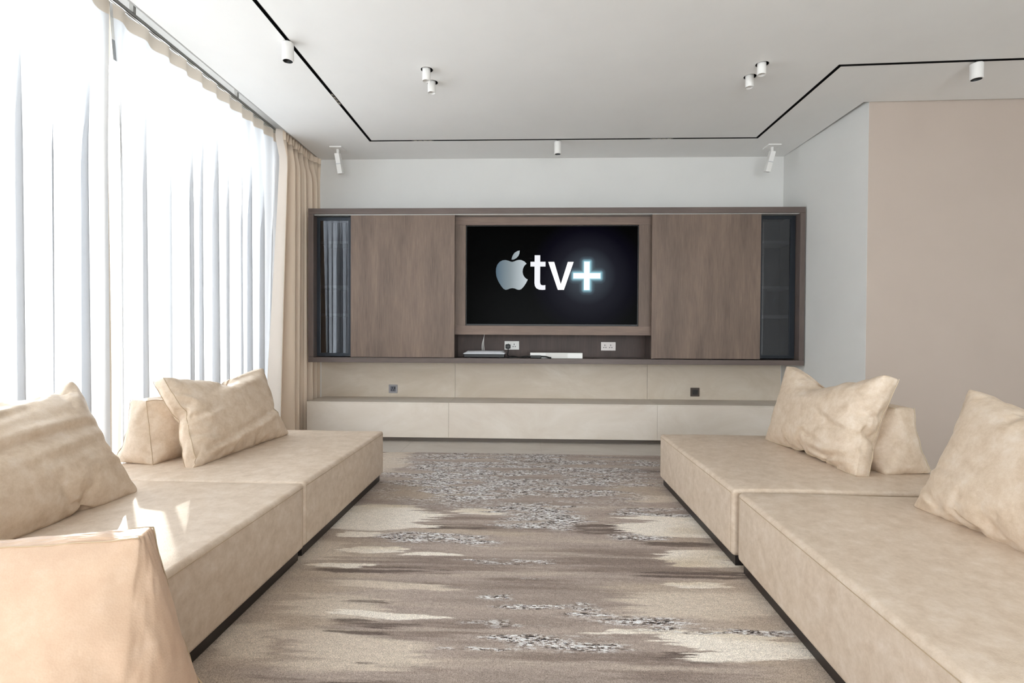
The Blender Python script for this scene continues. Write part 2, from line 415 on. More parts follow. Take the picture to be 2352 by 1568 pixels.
Cc = mix(Cc, mix(np.ones(X.shape + (3,)) * cream, lin((206, 190, 166)), np.clip((fb(X * 2, Y * 8, 71, 3) - .45) * 3, 0, .8)), Cm)
Am = blobs(A, .5, .8)
brk = fb(X * 2.6, Y * 9, 81, 4)
Am = Am * np.clip((brk - .33) * 6, 0, 1)
pile = .5 + .5 * fb(X * 75, Y * 75, 101, 2)
hgt = .012 + .0016 * (rs.rand(*X.shape) - .5) + .002 * (fb(X * 30, Y * 60, 111, 2) - .5)
P = np.stack([X, Y, hgt], -1).reshape(-1, 3)
idx = np.arange((nx + 1) * (ny + 1)).reshape(ny + 1, nx + 1)
Fq = np.stack([idx[:-1, :-1], idx[:-1, 1:], idx[1:, 1:], idx[1:, :-1]], -1).reshape(-1, 4)
# border skirt
bi = list(idx[0, :]) + list(idx[1:, -1]) + list(idx[-1, -2::-1]) + list(idx[-2:0:-1, 0])
nb = len(bi); nv = len(P)
P = np.vstack([P, np.column_stack([P[bi][:, 0], P[bi][:, 1], np.full(nb, .0005)])])
sk = np.array([[bi[i], nv + i, nv + (i + 1) % nb, bi[(i + 1) % nb]] for i in range(nb)])
Fq = np.vstack([Fq, sk])
me = bpy.data.meshes.new('area_rug')
me.vertices.add(len(P)); me.vertices.foreach_set('co', P.ravel())
me.loops.add(Fq.size); me.loops.foreach_set('vertex_index', Fq.ravel().astype(np.int32))
me.polygons.add(len(Fq)); me.polygons.foreach_set('loop_start', np.arange(0, Fq.size, 4).astype(np.int32))
me.update(calc_edges=True)
ca = me.color_attributes.new('dye', 'FLOAT_COLOR', 'POINT')
cf = np.zeros((len(P), 4)); cf[:nv, 3] = np.clip(Am * 1.4, 0, 1).ravel(); cf[:nv, :3] = (Cc * (.80 + .30 * pile[..., None])).reshape(-1, 3); cf[nv:, :3] = base
ca.data.foreach_set('color', cf.ravel().astype(np.float32))
me.polygons.foreach_set('use_smooth', [True] * len(me.polygons))
M_rug = mat('rug_pile', (1, 1, 1, 1), .95, spec=.1)
at = N(M_rug, 'ShaderNodeAttribute'); at.attribute_name = 'dye'
hs = N(M_rug, 'ShaderNodeMixRGB', blend_type='MULTIPLY'); hs.inputs[0].default_value = 1
vv = coords(M_rug); nn = noise(M_rug, vv, 380, 2, .7)
def dashes(sx, sy, seed):
    fl_ = N(M_rug, 'ShaderNodeVectorMath', operation='FLOOR'); L(M_rug, coords(M_rug, (sx, sy, 0)), fl_.inputs[0])
    sep = N(M_rug, 'ShaderNodeSeparateXYZ'); L(M_rug, fl_.outputs[0], sep.inputs[0])
    rw = N(M_rug, 'ShaderNodeTexWhiteNoise', noise_dimensions='1D'); L(M_rug, sep.outputs[1], rw.inputs['W'])
    of = N(M_rug, 'ShaderNodeCombineXYZ'); L(M_rug, rw.outputs[0], of.inputs[0])
    ad_ = N(M_rug, 'ShaderNodeVectorMath', operation='ADD'); L(M_rug, coords(M_rug, (sx, sy, 0)), ad_.inputs[0]); L(M_rug, of.outputs[0], ad_.inputs[1])
    f2_ = N(M_rug, 'ShaderNodeVectorMath', operation='FLOOR'); L(M_rug, ad_.outputs[0], f2_.inputs[0])
    wn = N(M_rug, 'ShaderNodeTexWhiteNoise', noise_dimensions='3D'); L(M_rug, f2_.outputs[0], wn.inputs[0]); return wn.outputs[0]
d1 = dashes(85, 300, 1); d2_ = dashes(38, 130, 2); n3 = noise(M_rug, coords(M_rug, (22, 60, 1)), 1.0, 5, .75)
def madd(a, k, b):
    q = N(M_rug, 'ShaderNodeMath', operation='MULTIPLY_ADD'); L(M_rug, a, q.inputs[0]); q.inputs[1].default_value = k
    if isinstance(b, float): q.inputs[2].default_value = b
    else: L(M_rug, b, q.inputs[2])
    return q.outputs[0]
n_s = madd(d1, .24, madd(d2_, .12, madd(n3, .9, -.13)))
spk = ramp(M_rug, n_s, [(.38, srgb(66, 61, 60)), (.44, srgb(138, 126, 120)), (.50, srgb(182, 168, 158)), (.555, srgb(234, 232, 231)), (.7, srgb(243, 243, 244))])
n_b = noise(M_rug, coords(M_rug, (4, 16, 1)), 1.0, 5, .65)
msk = N(M_rug, 'ShaderNodeMath', operation='MULTIPLY'); L(M_rug, at.outputs['Alpha'], msk.inputs[0]); L(M_rug, ramp(M_rug, n_b, [(.40, (.05, .05, .05, 1)), (.50, (1, 1, 1, 1))]), msk.inputs[1])
mxs = N(M_rug, 'ShaderNodeMixRGB'); L(M_rug, msk.outputs[0], mxs.inputs[0]); L(M_rug, at.outputs['Color'], mxs.inputs[1]); L(M_rug, spk, mxs.inputs[2])
L(M_rug, mxs.outputs[0], hs.inputs[1]); L(M_rug, ramp(M_rug, nn, [(.3, (.50, .50, .50, 1)), (.7, (1.30, 1.30, 1.30, 1))]), hs.inputs[2])
wcol(M_rug, hs.outputs[0]); bump(M_rug, nn, .5, .003)
me.materials.append(M_rug)
rug = bpy.data.objects.new('area_rug', me); COL.objects.link(rug)
tag(rug, 'taupe and cream area rug with streaky abstract pattern covering the floor between the sofas', 'rug')

# ------------------------------------------------------------------ sofa modules
def sofa(x_face, side, y0, y1, label, rot=0, width=1.06, piv=None):
    """side -1: left of the room, front face looks to +X; +1: right"""
    t = thing('sofa_module', label, 'sofa', ((x_face + side * width / 2), (y0 + y1) / 2, .0135), 'low leather sofa modules')
    hw = width / 2; hl = (y1 - y0) / 2
    bm = bmesh.new(); add_box(bm, -hw, hw, -hl, hl, .046, .333)
    bmesh.ops.subdivide_edges(bm, edges=bm.edges[:], cuts=15, use_grid_fill=True)
    for v in bm.verts:   # soft crown and a slightly uneven stuffing
        x, y, z = v.co
        if z > .33:
            v.co.z += .007 * (1 - (x / hw) ** 4) * (1 - (y / hl) ** 4) + .0015 * math.sin(x * 9 + y * 5 + side)
        e = .004 * math.sin(y * 7 + z * 9)
        if abs(abs(x) - hw) < 1e-4: v.co.x += math.copysign(.004 * (1 - (y / hl) ** 4) * math.sin(PI * (z - .046) / .287) , x)
    o = bm_obj('upholstery', bm, M_lea, t, True)
    bv = o.modifiers.new('bevel', 'BEVEL'); bv.width = .020; bv.segments = 4; bv.limit_method = 'ANGLE'; bv.angle_limit = R(50)
    pb = box('plinth', (-hw + .020, hw - .020, -hl + .02, hl - .02, 0, .050), M_plinth, t)
    # stitched seams: round the top edge and down the four corners
    bm = bmesh.new(); i = .0035
    z = .315
    for s in (-1, 1):
        tube(bm, [(s * (hw + .0020), -hl + .02 + (2 * hl - .04) * k / 20, z + .0) for k in range(21)], .0011, 5)
        tube(bm, [(-hw + .02 + (2 * hw - .04) * k / 20, s * (hl + .0000), z) for k in range(21)], .0011, 5)
    for sx in (-1, 1):
        for sy in (-1, 1):
            tube(bm, [(sx * (hw + .0002), sy * (hl - .022), .06 + .255 * k / 8) for k in range(9)], .0009, 5)
    bm_obj('seam', bm, M_seam, t)
    t.rotation_euler.z = R(rot)
    return t
SL1 = sofa(-.99, -1, 2.217, 3.438, 'left far beige leather sofa module nearest the drapes and cabinet')
SL2 = sofa(-.987, -1, .99, 2.213, 'left beige leather sofa module with sunlit patch, window side')
SR1 = sofa(.868, 1, 2.215, 3.448, 'right far beige leather sofa module set slightly back from its neighbour')
SR2 = sofa(.858, 1, .95, 2.168, 'right near beige leather sofa module under the large pillow at the frame edge', -1.6)
SN = sofa(-.46, -1, -.45, .93, 'nearest beige leather sofa module below the peach lit bolster', 0, 1.1)

# ------------------------------------------------------------------ soft pillows by a short cloth run
def boxgrid(Lx, T, H, step, shape=None):
    nx, ny, nz = [max(1, round(v / step)) for v in (Lx, T, H)]
    idx = {}; V = []; F = []
    def vid(i, j, k):
        if (i, j, k) not in idx:
            idx[(i, j, k)] = len(V); V.append(Vector((i / nx * Lx - Lx / 2, j / ny * T - T / 2, k / nz * H)))
        return idx[(i, j, k)]
    for i in range(nx):
        for k in range(nz):
            F.append([vid(i, 0, k), vid(i + 1, 0, k), vid(i + 1, 0, k + 1), vid(i, 0, k + 1)])
            F.append([vid(i, ny, k), vid(i, ny, k + 1), vid(i + 1, ny, k + 1), vid(i + 1, ny, k)])
    for i in range(nx):
        for j in range(ny):
            F.append([vid(i, j, 0), vid(i, j + 1, 0), vid(i + 1, j + 1, 0), vid(i + 1, j, 0)])
            F.append([vid(i, j, nz), vid(i + 1, j, nz), vid(i + 1, j + 1, nz), vid(i, j + 1, nz)])
    for j in range(ny):
        for k in range(nz):
            F.append([vid(0, j, k), vid(0, j, k + 1), vid(0, j + 1, k + 1), vid(0, j + 1, k)])
            F.append([vid(nx, j, k), vid(nx, j + 1, k), vid(nx, j + 1, k + 1), vid(nx, j, k + 1)])
    if shape: V = [shape(v) for v in V]
    seams = {}
    for s, i in (('a', 0), ('b', nx)):
        seams[s + 'f'] = [idx[(i, 0, k)] for k in range(nz + 1)]; seams[s + 'k'] = [idx[(i, ny, k)] for k in range(nz + 1)]
    seams['tf'] = [idx[(i, 0, nz)] for i in range(nx + 1)]; seams['tk'] = [idx[(i, ny, nz)] for i in range(nx + 1)]
    seams['bf'] = [idx[(i, 0, 0)] for i in range(nx + 1)]
    return V, F, seams

def puff(V, F, pressure, frames, shrink, stiff, bend):
    me = bpy.data.meshes.new('soft'); me.from_pydata([tuple(v) for v in V], [], F); me.update()
    ob = bpy.data.objects.new('soft', me); COL.objects.link(ob)
    m = ob.modifiers.new('cloth', 'CLOTH'); s = m.settings
    s.quality = 6; s.mass = .3; s.air_damping = 2
    s.tension_stiffness = s.compression_stiffness = stiff; s.shear_stiffness = stiff / 3; s.bending_stiffness = bend
    s.use_pressure = True; s.uniform_pressure_force = pressure; s.shrink_min = shrink
    s.effector_weights.gravity = 0
    m.collision_settings.use_collision = False
    m.point_cache.frame_start = 1; m.point_cache.frame_end = frames + 2
    SC.frame_start = 1; SC.frame_end = frames
    for f in range(1, frames + 1): SC.frame_set(f)
    ev = ob.evaluated_get(bpy.context.evaluated_depsgraph_get())
    em = bpy.data.meshes.new_from_object(ev)
    co = [v.co.copy() for v in em.vertices]
    bpy.data.objects.remove(ob); bpy.data.meshes.remove(em); SC.frame_set(1)
    return co

ZS = .349   # top of the upholstery
def soft(name, label, cat, dims, sim, M, material, floor_z, shape=None, thick=None, seam_keys=('af', 'bf_', 'tf'), fold=None, step=.018, group=None, seam_m=None, sub=1):
    V, F, seams = boxgrid(*dims, step, shape)
    rr = random.Random(sum(map(ord, label)))
    V = [v + Vector([(rr.random() - .5) * .0025 for _ in range(3)]) for v in V]
    co = puff(V, F, *sim)
    ys = [c.y for c in co]
    if thick:
        k = thick / (max(ys) - min(ys))
        for c in co: c.y *= k
    if fold:
        for c in co: fold(c)
    nb_ = 44; zb = [9.0] * nb_
    bin_ = lambda c: min(nb_ - 1, max(0, int((c.x / dims[0] + .5) * nb_)))
    for i in seams['bf']: zb[bin_(co[i])] = min(zb[bin_(co[i])], co[i].z)
    last = 0
    for i in range(nb_):
        if zb[i] > 1: zb[i] = last
        last = zb[i]
    zb = [v if v < 1 else 0 for v in zb]
    for _ in range(1): zb = [zb[0]] + [(zb[i - 1] + zb[i] + zb[i + 1]) / 3 for i in range(1, nb_ - 1)] + [zb[-1]]
    for c in co:
        u = min(nb_ - 1.001, max(0, (c.x / dims[0] + .5) * nb_ - .5)); i = int(u); zm = zb[i] * (1 - u + i) + zb[min(i + 1, nb_ - 1)] * (u - i)
        c.z -= zm * max(0, 1 - c.z / .30) * 1.0
    co = [M @ c for c in co]
    zmin = floor_z
    for c in co:
        if c.z < zmin:
            c.z = zmin + .0005 * rr.random()
    t = thing(name, label, cat, (sum(c.x for c in co) / len(co), sum(c.y for c in co) / len(co), floor_z), group)
    org = Vector(t.location)
    o = mesh_obj('cover', [c - org for c in co], F, material, t, True)
    sm = o.modifiers.new('s', 'SUBSURF'); sm.levels = 1; sm.render_levels = sub
    # seams follow the cover's own edges
    cen = org
    bm = bmesh.new()
    for kk in seam_keys:
        ids = seams[kk.replace('bf_', 'bf') if kk != 'bf_' else 'bf']
        ids = seams[kk] if kk in seams else seams['bf']
        pts = [co[i] - org for i in ids]
        for _ in range(1):
            pts = [pts[0]] + [(pts[i - 1] + pts[i] * 2 + pts[i + 1]) / 4 for i in range(1, len(pts) - 1)] + [pts[-1]]
        tube(bm, pts, .0014, 5)
    bm_obj('seam', bm, seam_m or M_seam, t, True)
    return t

def place(x, y, z, side, yaw, lean, roll=0):
    # side -1: left sofa (front looks to +X), +1: right sofa
    return (Matrix.Translation((x, y, z)) @ Matrix.Rotation(R(90 if side < 0 else -90) + R(yaw), 4, 'Z') @
            Matrix.Rotation(-R(lean), 4, 'X') @ Matrix.Rotation(R(roll), 4, 'Y'))

PG = 'large leather back pillows'
def gauss(x, y, cx, cy, a, b): return math.exp(-((x - cx) / a) ** 2 - ((y - cy) / b) ** 2)

def fold_line(c, x0, z0, x1, z1, wd, dep):
    """crease on the front face (y<0) along a segment"""
    if c.y > 0: return
    dx, dz = x1 - x0, z1 - z0; l2 = dx * dx + dz * dz
    t = max(0, min(1, ((c.x - x0) * dx + (c.z - z0) * dz) / l2))
    d = ((c.x - x0) * dz - (c.z - z0) * dx) / math.sqrt(l2)
    px, pz = x0 + dx * t, z0 + dz * t
    along = math.exp(-(((c.x - px) ** 2 + (c.z - pz) ** 2 - min(d * d, (c.x - px) ** 2 + (c.z - pz) ** 2))) / .002)
    taper = math.sin(PI * min(1, max(0, t)) * .9 + .15) if 0 < t < 1 else .25
    c.y += 1.5 * dep * taper * along * (math.exp(-(d / wd) ** 2) - .75 * math.exp(-((d - 1.8 * wd) / (1.3 * wd)) ** 2))

# left far pillow; local x runs away from the camera (+Y)
def f1(c):
    fold_line(c, -.12, .13, .40, .20, .013, .016)
    fold_line(c, -.40, .23, -.16, .27, .010, .014)
    fold_line(c, -.15, .36, .30, .43, .020, .016)
    fold_line(c, -.38, .07, -.05, .14, .011, .012)
    fold_line(c, -.41, .40, -.27, .31, .009, .010)
    fold_line(c, -.39, .16, -.22, .13, .009, .010)
soft('back_pillow', 'crumpled beige leather pillow leaning on the left far module before the window', 'pillow',
     (.81, .11, .465), (2.6, 19, -.07, 34, .16), place(-1.600, 2.825, ZS - .002, -1, -4.0, 22), M_leap, ZS, thick=.20, fold=f1, seam_keys=('af', 'ak', 'tk'), group=PG, step=.015)
# left near pillow
def f2(c):
    fold_line(c, .34, .31, -.20, .27, .014, .016)
    fold_line(c, .33, .24, -.05, .21, .011, .010)
    fold_line(c, .10, .41, -.35, .33, .014, .012)
    fold_line(c, .39, .12, .25, .15, .010, .007)
soft('back_pillow', 'beige leather pillow cut by the left frame edge in front of the sheers', 'pillow',
     (.80, .11, .515), (2.4, 19, -.06, 34, .16), place(-1.625, 1.650, ZS - .010, -1, 0, 31), M_leap, ZS, thick=.22, fold=f2, seam_keys=('bk', 'tk'), group=PG, step=.015)
# right far pillow, dented along the top
def f4(c):
    t = max(0, c.z - .30) / .18
    g = math.exp(-((c.x + .06) / .15) ** 2)
    c.z -= .055 * g * t; c.y += (.055 if c.y < 0 else .01) * g * t
    fold_line(c, .36, .19, .14, .25, .010, .013)
    fold_line(c, .22, .13, -.03, .17, .008, .010)
    fold_line(c, .38, .08, .08, .095, .010, .016)
    fold_line(c, .38, .045, .14, .04, .008, .012)
    fold_line(c, .40, .36, .30, .38, .008, .010)
soft('back_pillow', 'beige leather pillow with dented top leaning on the right far module', 'pillow',
     (.86, .12, .49), (2.6, 20, -.05, 30, .25), place(1.525, 2.855, ZS - .004, 1, 2, 16), M_leap, ZS, thick=.22, fold=f4, seam_keys=('bf', 'bk'), group=PG, seam_m=M_seamlt, step=.015)
# right near pillow
def f5(c):
    fold_line(c, -.40, .17, -.26, .18, .009, .010)
    fold_line(c, -.40, .09, -.28, .07, .009, .010)
soft('back_pillow', 'smooth plump beige leather pillow cut by the right frame edge', 'pillow',
     (.84, .12, .50), (2.6, 18, -.02, 40, .6), place(1.500, 1.610, ZS - .010, 1, 0, 24), M_leap, ZS, thick=.23, fold=f5, seam_keys=('ak', 'tk'), group=PG, step=.015)

def wedge_shape(wb, wt, H, tp=.10, upright=False):
    def f(v):
        k = v.z / H
        wdt = wb * (1 - k) + wt * k
        y = v.y / wb * wdt if not upright else wb / 2 - (.5 - v.y / wb) * wdt
        return Vector((v.x * (1 - tp * k), y, v.z))
    return f
BG = 'leather bolsters'
soft('bolster', 'small beige leather bolster behind the crumpled pillow on the left far module', 'bolster',
     (.56, .25, .315), (1.6, 12, -.03, 40, .4), place(-1.900, 2.75, ZS - .004, -1, -14, 0), M_leap, ZS, shape=wedge_shape(.25, .10, .315), seam_keys=('af', 'ak', 'tf', 'tk'), group=BG)
soft('bolster', 'small beige leather bolster behind the dented pillow on the right far module', 'bolster',
     (.56, .25, .315), (1.6, 12, -.03, 40, .4), place(1.735, 2.76, ZS - .004, 1, 12, 0), M_leap, ZS, shape=wedge_shape(.25, .10, .315), seam_keys=('bf', 'bk', 'tf'), group=BG, seam_m=M_seamlt)
soft('bolster', 'large peach toned leather bolster in the near left corner of the room', 'bolster',  # its peach tone is sun warmth put into the leather colour
     (.95, .30, .300), (1.5, 11, -.03, 40, .6), Matrix.Translation((-1.040, .655, ZS - .004)) @ Matrix.Rotation(R(15), 4, 'Z'), M_leao, ZS, shape=wedge_shape(.30, .055, .300, .16, True), seam_keys=('bf', 'bk', 'tf', 'tk'), group=BG, step=.015, sub=2)

# ------------------------------------------------------------------ wall cabinet
CX0, CX1, CY, CB0, CB1 = -2.088, 2.488, 4.76, .735, 2.175
cb = thing('media_cabinet', 'long dark brown wood media cabinet mounted across the back wall around the television', 'cabinet', (.2, 4.95, CB0))
def cbx(n, b, m, parent=None, bev=0):
    par = parent or cb
    o = box(n, (b[0] - .2, b[1] - .2, b[2] - 4.95, b[3] - 4.95, b[4] - CB0, b[5] - CB0), m, par, bev); return o
YR = YB - .002
cbx('top_board', (CX0, CX1, CY, YR, CB1 - .053, CB1), M_woodf, bev=.0015)
cbx('bottom_board', (CX0, CX1, CY, YR, CB0, CB0 + .047), M_woodf, bev=.0015)
for a, b in ((CX0, CX0 + .050), (CX1 - .046, CX1)):
    cbx('side_board', (a, b, CY, YR, CB0 + .0475, CB1 - .0535), M_woodfz, bev=.0015)
cbx('back_board', (CX0 + .051, CX1 - .047, YB - .02, YR, CB0 + .048, CB1 - .054), M_woodd)
for x in (-.735, 1.147):
    cbx('divider', (x - .010, x + .010, 4.862, YB - .021, CB0 + .048, CB1 - .054), M_woodfz)
cbx('track_profile', (CX0 + .051, CX1 - .047, 4.775, 4.86, CB1 - .0605, CB1 - .0535), M_alu)
cbx('sliding_door', (-1.688, -.708, 4.772, 4.795, .786, 2.113), M_wood, bev=.001)
cbx('sliding_door', (1.114, 2.098, 4.772, 4.795, .790, 2.113), M_wood, bev=.001)
# television surround
tp = cbx('television_surround', (-.724, 1.136, 4.850, 4.868, 2.0355, 2.112), M_woodx)
cbx('television_surround', (-.724, -.6155, 4.850, 4.868, 1.087, 2.035), M_wood)
cbx('television_surround', (1.0105, 1.136, 4.850, 4.868, 1.087, 2.035), M_wood)
cbx('television_surround', (-.724, 1.136, 4.842, 4.94, 1.002, 1.0865), M_woodx)
# glass cases: shelves behind framed smoked glass
M_shelf = mat('shelf_laminate', srgb(150, 148, 150), .5)
M_inner = mat('inner_laminate', srgb(62, 60, 62), .6)
for a, b, zz in ((-2.036, -1.690, (.790, 2.110)), (2.110, 2.438, (.795, 2.113))):
    z0, z1 = zz
    d = cbx('glass_door', (a, a + .028, 4.838, 4.858, z0, z1), M_doorframe)
    bm = bmesh.new()
    for q in ((a, a + .028, z0, z1), (b - .045, b, z0, z1), (a + .028, b - .045, z0, z0 + .030), (a + .028, b - .045, z1 - .030, z1)):
        add_box(bm, q[0] - .2, q[1] - .2, 4.838 - 4.95, 4.858 - 4.95, q[2] - CB0, q[3] - CB0)
    me2 = bpy.data.meshes.new('glass_door'); bm.to_mesh(me2); bm.free(); me2.materials.append(M_doorframe); d.data = me2
    cbx('pane', (a + .028, b - .045, 4.846, 4.850, z0 + .030, z1 - .030), M_smoke, d)
    for z in (1.186, 1.455, 1.878):
        cbx('shelf', (a - .012 if a < 0 else a - .02, b + .02 if a < 0 else b, 4.875, YB - .021, z - .014, z + .012), M_shelf)
    cbx('case_lining', (a - .012, b + .02 if a < 0 else b, YB - .030, YB - .0205, CB0 + .049, CB1 - .055), M_inner)

# ------------------------------------------------------------------ television
tvt = thing('television', 'large flat black television showing a bitten apple mark and white letters', 'television', (.199, 4.88, 1.087))
def tbx(n, b, m, parent=None, bev=0):
    return box(n, (b[0] - .199, b[1] - .199, b[2] - 4.88, b[3] - 4.88, b[4] - 1.087, b[5] - 1.087), m, parent or tvt, bev)
TX0, TX1, TZ0, TZ1 = -.614, 1.009, 1.087, 2.034
tbx('casing', (TX0, TX1, 4.863, 4.900, TZ0, TZ1), M_black, bev=.002)
M_scr = emit('screen', (0, 0, 0, 1), 1.0)
sb = M_scr.node_tree.nodes['Principled BSDF']; sb.inputs['Roughness'].default_value = .25; sb.inputs['Specular IOR Level'].default_value = .02
# backlit picture on the screen: a soft halo round the plus sign
v = coords(M_scr)
def dist_to(m, vec, cx, cz, sx=1, sz=1):
    sp_ = N(m, 'ShaderNodeSeparateXYZ'); L(m, vec, sp_.inputs[0])
    def ax(o, c, s):
        a = N(m, 'ShaderNodeMath', operation='SUBTRACT'); L(m, o, a.inputs[0]); a.inputs[1].default_value = c
        b = N(m, 'ShaderNodeMath', operation='MULTIPLY'); L(m, a.outputs[0], b.inputs[0]); b.inputs[1].default_value = s
        c2 = N(m, 'ShaderNodeMath', operation='ABSOLUTE'); L(m, b.outputs[0], c2.inputs[0]); return c2.outputs[0]
    return ax(sp_.outputs[0], cx, sx), ax(sp_.outputs[2], cz, sz)
PXC, PZC = .530 - .199, 1.560 - 1.087
dx_, dz_ = dist_to(M_scr, v, PXC, PZC)
def mth(m, op, a, b=None):
    n = N(m, 'ShaderNodeMath', operation=op)
    for i, q in enumerate((a, b)):
        if q is None: continue
        if isinstance(q, (int, float)): n.inputs[i].default_value = q
        else: L(m, q, n.inputs[i])
    return n.outputs[0]
m_ = M_scr
rad = mth(m_, 'SQRT', mth(m_, 'ADD', mth(m_, 'MULTIPLY', dx_, dx_), mth(m_, 'MULTIPLY', dz_, dz_)))
halo = ramp(m_, mth(m_, 'DIVIDE', rad, .55), [(0, srgb(66, 76, 80)), (.25, srgb(50, 55, 62)), (.5, srgb(22, 22, 30)), (.78, srgb(4, 3, 12)), (1, (0, 0, 0, 1))])
# distance to the plus shape: min of two bars
hx = mth(m_, 'MAXIMUM', mth(m_, 'SUBTRACT', dx_, .125), 0.0); hz = mth(m_, 'MAXIMUM', mth(m_, 'SUBTRACT', dz_, .024), 0.0)
vx = mth(m_, 'MAXIMUM', mth(m_, 'SUBTRACT', dx_, .024), 0.0); vz = mth(m_, 'MAXIMUM', mth(m_, 'SUBTRACT', dz_, .131), 0.0)
dh = mth(m_, 'SQRT', mth(m_, 'ADD', mth(m_, 'MULTIPLY', hx, hx), mth(m_, 'MULTIPLY', hz, hz)))
dv = mth(m_, 'SQRT', mth(m_, 'ADD', mth(m_, 'MULTIPLY', vx, vx), mth(m_, 'MULTIPLY', vz, vz)))
dp = mth(m_, 'DIVIDE', mth(m_, 'MINIMUM', dh, dv), .055)
gl = ramp(m_, dp, [(0, srgb(150, 200, 212)), (.22, srgb(96, 132, 142)), (.55, srgb(40, 54, 60)), (1, (0, 0, 0, 1))])
addc = N(m_, 'ShaderNodeMixRGB', blend_type='ADD'); addc.inputs[0].default_value = 1; L(m_, halo, addc.inputs[1]); L(m_, gl, addc.inputs[2])
L(m_, addc.outputs[0], sb.inputs['Emission Color'])
tbx('screen', (TX0 + .008, TX1 - .008, 4.8615, 4.8632, TZ0 + .016, TZ1 - .008), M_scr)
M_apple = emit('mark_silver', (1, 1, 1, 1), 1.0)
vx_ = coords(M_apple); s_ = N(M_apple, 'ShaderNodeSeparateXYZ'); L(M_apple, vx_, s_.inputs[0])
mr = N(M_apple, 'ShaderNodeMapRange'); L(M_apple, s_.outputs[0], mr.inputs[0]); mr.inputs[1].default_value = -.325 - .199; mr.inputs[2].default_value = -.027 - .199
L(M_apple, ramp(M_apple, mr.outputs[0], [(0, srgb(68, 88, 102)), (.45, srgb(116, 126, 130)), (1, srgb(172, 180, 184))]), M_apple.node_tree.nodes['Principled BSDF'].inputs['Emission Color'])
M_t = emit('letter_grey', srgb(214, 215, 220), 1.0); M_v = emit('letter_white', (1, 1, 1, 1), 1.0); M_p = emit('plus_white', (.97, 1, 1, 1), 1.0)
def glyph(name, pts, m):
    k = .0041 / 7.35
    q = [(-.325 + (100 - 0 + u / 7.35 - 140) * .0041 , 1.797 - (560 + vv_ / 7.35 - 575) * .00410) for u, vv_ in pts]
    q = [(x + .0 , z) for x, z in q]
    tri = tessellate_polygon([[Vector((x, z, 0)) for x, z in q]])
    bm = bmesh.new(); fr_ = [bm.verts.new((x - .199, 4.8607 - 4.88, z - 1.087)) for x, z in q]
    bk_ = [bm.verts.new((x - .199, 4.8614 - 4.88, z - 1.087)) for x, z in q]
    for t in tri: bm.faces.new([fr_[i] for i in t]); bm.faces.new([bk_[i] for i in t])
    n = len(q)
    for i in range(n): bm.faces.new((fr_[i], fr_[(i + 1) % n], bk_[(i + 1) % n], bk_[i]))
    return bm_obj(name, bm, m, tvt)
def smooth2(p):
    out = []
    n = len(p)
    for i in range(n):
        a, b, c, d = [Vector(p[(i + k) % n]) for k in (-1, 0, 1, 2)]
        out.append(tuple(b))
        for t in (.33, .66):
            out.append(tuple(.5 * ((2 * b) + (c - a) * t + (2 * a - 5 * b + 4 * c - d) * t * t + (3 * b - a - 3 * c + d) * t ** 3)))
    return out
body = [(770,295),(720,272),(680,268),(640,275),(600,292),(570,301),(540,298),(500,282),(450,270),(400,275),(350,300),(310,350),(290,410),(287,470),(295,540),(315,600),(345,660),(385,720),(420,760),(455,775),(490,768),(530,752),(570,746),(610,752),(650,770),(685,775),(720,762),(760,720),(800,660)]
bite = [(829,600),(800,585),(770,555),(748,515),(740,470),(745,420),(765,375),(790,345),(808,333)]
glyph('fruit_mark', body + bite, M_apple)
glyph('leaf_mark', [(690,110),(650,118),(600,150),(570,195),(555,240),(553,265),(590,262),(630,240),(665,205),(685,160)], M_apple)
glyph('letter_t', [(943,190),(1037,190),(1037,300),(1127,300),(1127,380),(1037,380),(1037,650),(1045,680),(1065,695),(1095,697),(1127,693),(1127,770),(1085,775),(1020,770),(975,748),(950,710),(942,660),(942,380),(873,380),(873,300),(943,300)], M_t)
glyph('letter_v', [(1173,302),(1273,302),(1386,678),(1503,302),(1601,302),(1440,773),(1337,773)], M_v)
glyph('plus_sign', [(1778,300),(1867,300),(1867,493),(2050,493),(2050,580),(1867,580),(1867,773),(1778,773),(1778,580),(1598,580),(1598,493),(1778,493)], M_p)

# ------------------------------------------------------------------ small devices on the open shelf
SZ = CB0 + .0475
rt = thing('set_top_box', 'flat set-top box with silver sloped lid and black base on the open shelf', 'set-top box', (-.435, 4.93, SZ))
bm = bmesh.new(); add_box(bm, -.192, .192, -.085, .085, 0.004, .038, bev=.004); bm_obj('base', bm, M_black, rt)
M_lid = mat('silver_lid', srgb(232, 234, 238), .3, 0)
V = []; prof = [(-.196, -.098, .034), (-.19, -.098, .040), (-.165, .09, .070), (.165, .09, .070), (.19, -.098, .040), (.196, -.098, .034)]
bm = bmesh.new()
r0 = [bm.verts.new(p) for p in ((-.198, -.10, .036), (.198, -.10, .036), (.198, .09, .036), (-.198, .09, .036))]
r1 = [bm.verts.new(p) for p in ((-.198, -.10, .041), (.198, -.10, .041), (.198, .09, .041), (-.198, .09, .041))]
r2 = [bm.verts.new(p) for p in ((-.165, -.05, .060), (.165, -.05, .060), (.170, .075, .066), (-.170, .075, .066))]
bm.faces.new(r0); bm.faces.new(r2)
for a, b in ((r0, r1), (r1, r2)):
    for i in range(4): bm.faces.new((a[i], a[(i + 1) % 4], b[(i + 1) % 4], b[i]))
lid = bm_obj('lid', bm, M_lid, rt)
lid.modifiers.new('b', 'BEVEL').width = .004
for x in (-.15, .15):
    for y in (-.06, .06): box('foot', (x - .01, x + .01, y - .01, y + .01, 0, .005), M_black, rt)
wc = thing('cable_bundle', 'three thin white cables hanging down behind the set-top box', 'cable', (-.465, 5.04, 1.0))
